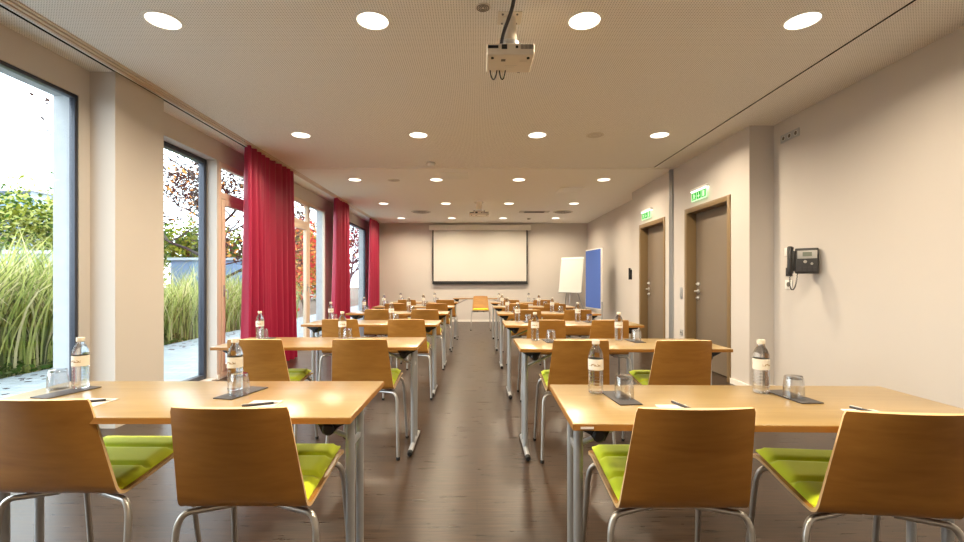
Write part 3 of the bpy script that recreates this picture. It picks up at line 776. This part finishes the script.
plate('wall_socket', XR, 4.57, 4.67, 1.09, 1.18, M['white'], 'white power socket low beside the phone cord', 'wall socket', 'socket', 1)
plate('light_switch', XD, 6.43, 6.51, .92, 1.08, M['grey'], 'tall grey switch plate left of the nearer door', 'light switch', n=1)
plate('wall_socket', XD, 6.43, 6.51, .40, .48, M['grey'], 'grey power socket low left of the nearer door', 'wall socket', 'socket', 1)
wh = thing('wall_handset', 'small black handset on the wall just past the farther door', 'handset', (XR, 9.32, 1.2))
bx(-.03, 0, -.035, .035, 0, .2).build('cradle', M['phone'], wh, bevel=.006)
MB().tube([(-.045, 0, .0), (-.052, 0, .11), (-.045, 0, .235)], [.022, .016, .022], 10).build('receiver', M['phone'], wh)

# wall phone: body turned towards the viewer on a short bracket
ph = thing('wall_phone', 'black desk phone mounted on the right wall with hanging cord', 'phone', (3.03, 4.21, 1.245), math.radians(-38))
bk = bx(-.05, .09, .07, .155, .06, .18).build('wall_bracket', M['phone'], ph, bevel=.006)
tilt = Matrix.Rotation(math.radians(-8), 4, 'X')
b = MB().box(-.075, .105, 0, .075, 0, .235, mat=tilt).build('phone_body', M['phone'], ph, bevel=.012, seg=3)
MB().box(-.055, .095, -.004, .004, .135, .21, mat=tilt).build('display_panel', M['phonegrey'], b, bevel=.002)
MB().box(-.015, .055, -.006, 0, .155, .195, mat=tilt).build('display', M['lcd'], b)
for k, (x, z, r) in enumerate(((.005, .105, .014), (.055, .085, .011))):
    MB().lathe([(r, 0), (r, .006), (r*.8, .009)], 16, tilt @ Vector((x, 0, z)), mat=tilt @ Matrix.Rotation(PI/2, 4, 'X')).build('dial_button', M['phonegrey'], b)
for i in range(4):
    for j in range(2): MB().box(-.05+.038*i, -.024+.038*i, -.005, .001, .02+.024*j, .036+.024*j, mat=tilt).build('key', M['slate'], b)
hs = MB().tube([tilt @ Vector(q) for q in ((-.108, -.01, -.005), (-.112, -.03, .04), (-.112, -.034, .115), (-.112, -.03, .19), (-.108, -.01, .24))], [.027, .022, .017, .022, .027], 12).build('receiver', M['phone'], ph, smooth=60)
MB().box(-.135, -.075, .005, .06, .02, .215, mat=tilt).build('cradle', M['phone'], ph, bevel=.006)
cd = []
for k in range(120):
    t = k/119; c = bez((-.108, -.01, -.01), (-.13, -.0, -.21), (-.06, .0, -.21), (-.055, .03, .01), 119)[k]
    cd.append(c+Vector((.004*math.cos(t*150), .004*math.sin(t*150), 0)))
MB().tube(cd, .0032, 6).build('coiled_cord', M['rubber'], ph, smooth=60)

# ------------------------------------------------------------------ outdoors
struct('ground', bx(-60, -5.8, -10, 90, -.3, -.06), M['soil'], 'planted earth beyond the paving', 'ground', smooth=0)
struct('terrace', bx(-5.8, XL-LT, -10, 40, -.3, -.02), M['paving'], 'pale grey paved terrace outside the windows', 'paving', smooth=0)

def blades(n, x0, x1, y0, y1, h0, h1, seed, w=.014):
    r = random.Random(seed); mb = MB()
    for _ in range(n):
        x = r.uniform(x0, x1); y = r.uniform(y0, y1)
        cl = .55+.45*(noise.noise((x*.8, y*.8, seed))+.6); 
        h = r.uniform(h0, h1)*max(.5, min(1.1, cl+.25)); a = r.uniform(0, 2*PI); bend = r.uniform(.35, 1.15)*h*.6
        dx, dy = math.cos(a), math.sin(a); ww = w*r.uniform(.6, 1.4); px, py = -dy*ww, dx*ww
        droop = r.uniform(.05, .62)
        vs = []; K = 6
        for k in range(K+1):
            t = k/K; q = bend*t**1.9; z = h*(t-droop*t**3.2)*1.12; s = (1-t)**.6 if k < K else .05
            vs += [(x+dx*q-px*s, y+dy*q-py*s, z-.06), (x+dx*q+px*s, y+dy*q+py*s, z-.06)]
        mi = r.choices((0, 1, 2, 3), (4, 3.4, 2.6, 2))[0]
        mb.add(vs, [(2*k, 2*k+1, 2*k+3, 2*k+2) for k in range(K)], mi)
    return mb
GM = [M['g1'], M['g2'], M['g3'], M['g4']]
tag(blades(5200, -8.2, -5.9, 4.4, 8.2, 1.25, 1.85, 3, .017).build('ornamental_grass', GM, smooth=0), 'tall arching green and straw grass outside the large left window', 'tall grass', kind='stuff')
tag(blades(5200, -7.6, -5.85, 8.2, 15, .95, 1.6, 5, .011).build('ornamental_grass', GM, smooth=0), 'lower feathery grass bed seen past the square pillar', 'tall grass', kind='stuff')
lv = MB(); r = random.Random(11)
def leafquad(mb, p, s, r, mi=0):
    a = Vector((r.gauss(0, 1), r.gauss(0, 1), r.gauss(0, .7))).normalized(); b = a.cross(Vector((r.gauss(0, 1), r.gauss(0, 1), r.gauss(0, 1)))).normalized()
    p = Vector(p); mb.add([p-a*s, p-b*s*.5, p+a*s, p+b*s*.5], [(0, 1, 2, 3)], mi)
for _ in range(1500):
    x = r.uniform(-6.6, -5.75); y = r.uniform(4.6, 9); leafquad(lv, (x, y, r.uniform(-.02, .3)*min(1, (abs(x)-5.7)*2)), .05, r, r.choice((0, 0, 1)))
tag(lv.build('groundcover', [M['lg'], M['g4']], smooth=0), 'low green leafy plants along the foot of the grass', 'groundcover', kind='stuff')
lt = MB()
for _ in range(70):
    x = -5.75+abs(r.gauss(0, .5)); lt.box(-.03, .03, -.018, .018, 0, .003, mat=Matrix.Translation((x, r.uniform(4.5, 12), -.02)) @ Matrix.Rotation(r.uniform(0, 3), 4, 'Z'))
tag(lt.build('fallen_leaves', M['lb'], smooth=0), 'dry fallen leaves scattered on the paving', 'leaves', kind='stuff')

def tree(name, loc, h, label, mats, nleaf, seed, spread=.6, leaf=.06, levels=4, clear=.25, cluster=.25, thick=.06, group='trees outside the windows'):
    root = thing(name, label, 'tree', loc, 0, group)
    r = random.Random(seed); tips = []; mb = MB()
    def grow(p, d, L, rad, lev):
        pts = [p]; q = p.copy(); dd = d.copy(); n = 5
        for k in range(n):
            dd = (dd+Vector((r.gauss(0, .13), r.gauss(0, .13), r.gauss(.02, .08)))).normalized(); q = q+dd*(L/n); pts.append(q.copy())
        mb.tube(pts, [rad*(1-.55*k/n) for k in range(n+1)], 6 if lev > 1 else 8)
        if lev >= levels-1: tips.extend(pts[1:])
        if lev < levels:
            for c in range(r.choice((3, 4)) if lev else 6):
                k = r.randint(2, n) if lev else r.randint(int(n*clear)+1, n)
                a = r.uniform(0, 2*PI); sd = Vector((math.cos(a), math.sin(a), r.uniform(-.1, .6)))
                grow(pts[k].copy(), (dd*(1-spread)+sd*spread).normalized(), L*r.uniform(.55, .78), rad*.5, lev+1)
    grow(Vector((0, 0, -.06)), Vector((0, 0, 1)), h*.42, thick, 0)
    mb.build('trunk', M['bark'], root, smooth=60)
    fo = MB()
    for _ in range(nleaf):
        t = r.choice(tips); leafquad(fo, t+Vector((r.gauss(0, cluster), r.gauss(0, cluster), r.gauss(0, cluster))), leaf*r.uniform(.6, 1.3), r, r.randrange(len(mats)))
    fo.build('foliage', mats, root, smooth=0)
    return root
tree('tree', (-8.1, 13.6, 0), 6.8, 'half bare tree with russet leaves beyond the grass', [M['lb'], M['lb'], M['lb'], M['lb'], M['lo']], 4800, 21, .62, .065, 5, .2, .1, .10)
tree('tree', (-7.4, 19.5, 0), 4.4, 'red leaved autumn tree seen between the curtains', [M['lr'], M['lr'], M['lo'], M['ly']], 5200, 5, .6, .09, 4, .1, .35)
tree('tree', (-6.9, 24.5, 0), 6.5, 'dark branched tree seen through the farthest window', [M['lb'], M['lr']], 1500, 9, .6, .09, 5, .2, .15, .09)
tree('tree', (-15.9, 17.0, 0), 5.3, 'yellow green bushy tree beyond the large left window', [M['ly'], M['lg'], M['g2']], 9000, 13, .6, .10, 4, .05, .5)
for k, (x, y, h) in enumerate(((-17.5, 27, 5.0), (-13.2, 28, 4.4), (-10.2, 30, 4.6))):
    tree('tree', (x, y, 0), h, ['yellow green tree far off behind the pillar window, left one', 'yellow green tree far off behind the pale shed', 'yellow green tree far off, seen past the first curtain'][k], [M['ly'], M['lg'], M['ly']], 6000, 31+k, .6, .16, 4, .05, .6)
fe = thing('garden_wall', 'low white wall behind the tall grass', 'garden wall', (-11.6, 11.4, 0))
bx(-6, 1.5, -.08, .08, -.06, 1.85).build('wall_panel', M['facade'], fe); bx(-6.03, 1.53, -.12, .12, 1.85, 1.93).build('coping', M['concrete'], fe)
sh = thing('garden_shed', 'pale flat roofed shed beyond the grass', 'shed', (-12.4, 21.5, 0))
bx(-1.4, 1.4, -1, 1, -.06, 2.1).build('shed_wall', M['balcony'], sh); bx(-1.5, 1.5, -1.1, 1.1, 2.1, 2.22).build('shed_roof', M['facade'], sh)
bd = thing('apartment_building', 'distant white apartment block with blue balconies', 'building', (-60.3, 60, 0))
bx(-7, 6.5, -5, 5, -.06, 12).build('wall', M['facade'], bd); bx(-7.3, 6.8, -5.3, 5.3, 12, 12.4).build('roof', M['concrete'], bd)
for k in range(4):
    bx(1.8, 6.9, -6.2, -5, 1.4+2.8*k, 2.5+2.8*k).build('balcony', M['balcony'], bd)
    for q in range(2): bx(2.2+2.4*q, 3.9+2.4*q, -5.06, -4.98, 2.6+2.8*k, 4.0+2.8*k).build('window', M['paneglass'], bd)
for k, (z0, z1) in enumerate(((7.2, 6.6), (5.4, 4.9))):
    ca = MB().tube([(-45, 14+2*k, z0+1.5), (-25, 14.5+2*k, z0), (-8, 15+2*k, z1), (4, 15+2*k, z1+.2)], .012, 6).build('overhead_cable', M['ventdark'], smooth=60)
    tag(ca, ['upper overhead cable crossing the sky at left', 'lower overhead cable crossing the sky at left'][k], 'cable')

# ------------------------------------------------------------------ sky, camera
w = bpy.data.worlds.new('overcast'); sc.world = w; w.use_nodes = True
nt = w.node_tree; nt.nodes.clear()
o = nt.nodes.new('ShaderNodeOutputWorld'); bg = nt.nodes.new('ShaderNodeBackground')
tc = nt.nodes.new('ShaderNodeTexCoord'); no = nt.nodes.new('ShaderNodeTexNoise'); no.inputs['Scale'].default_value = 2.2; no.inputs['Detail'].default_value = 4
cr = nt.nodes.new('ShaderNodeValToRGB'); cr.color_ramp.elements[0].position = .35; cr.color_ramp.elements[0].color = (.80, .89, 1.0, 1); cr.color_ramp.elements[1].position = .65; cr.color_ramp.elements[1].color = (.93, .97, 1.0, 1)
nt.links.new(tc.outputs['Generated'], no.inputs['Vector']); nt.links.new(no.outputs['Fac'], cr.inputs[0]); nt.links.new(cr.outputs[0], bg.inputs[0]); nt.links.new(bg.outputs[0], o.inputs[0])
bg.inputs[1].default_value = 5.0
for y0, y1 in OPEN:
    ld = bpy.data.lights.new('daylight_portal', 'AREA'); ld.shape = 'RECTANGLE'; ld.size = ZT-.04; ld.size_y = y1-y0
    ld.cycles.is_portal = True
    lo = bpy.data.objects.new('daylight_portal', ld); COL.objects.link(lo)
    lo.location = (XL-LT-.02, (y0+y1)/2, ZT/2); lo.rotation_euler = (0, -PI/2, 0)

cam = bpy.data.cameras.new('camera'); co = bpy.data.objects.new('camera', cam); COL.objects.link(co)
co.location = (0, 0, 1.17); co.rotation_euler = (PI/2, 0, 0)
cam.sensor_width = 36; cam.lens = 455/964*36; cam.shift_x = 5/964; cam.shift_y = 10/964; cam.clip_start = .05; cam.clip_end = 300
sc.camera = co
vs = sc.view_settings; sc.display_settings.display_device = 'sRGB'
vs.view_transform = 'Standard'; vs.look = 'None'; vs.exposure = 0.5; vs.gamma = 1; vs.use_curve_mapping = False
cy = sc.cycles
cy.max_bounces = 10; cy.diffuse_bounces = 5; cy.glossy_bounces = 4; cy.transmission_bounces = 8; cy.transparent_max_bounces = 24
cy.caustics_reflective = False; cy.caustics_refractive = False; cy.sample_clamp_indirect = 6; cy.use_denoising = True
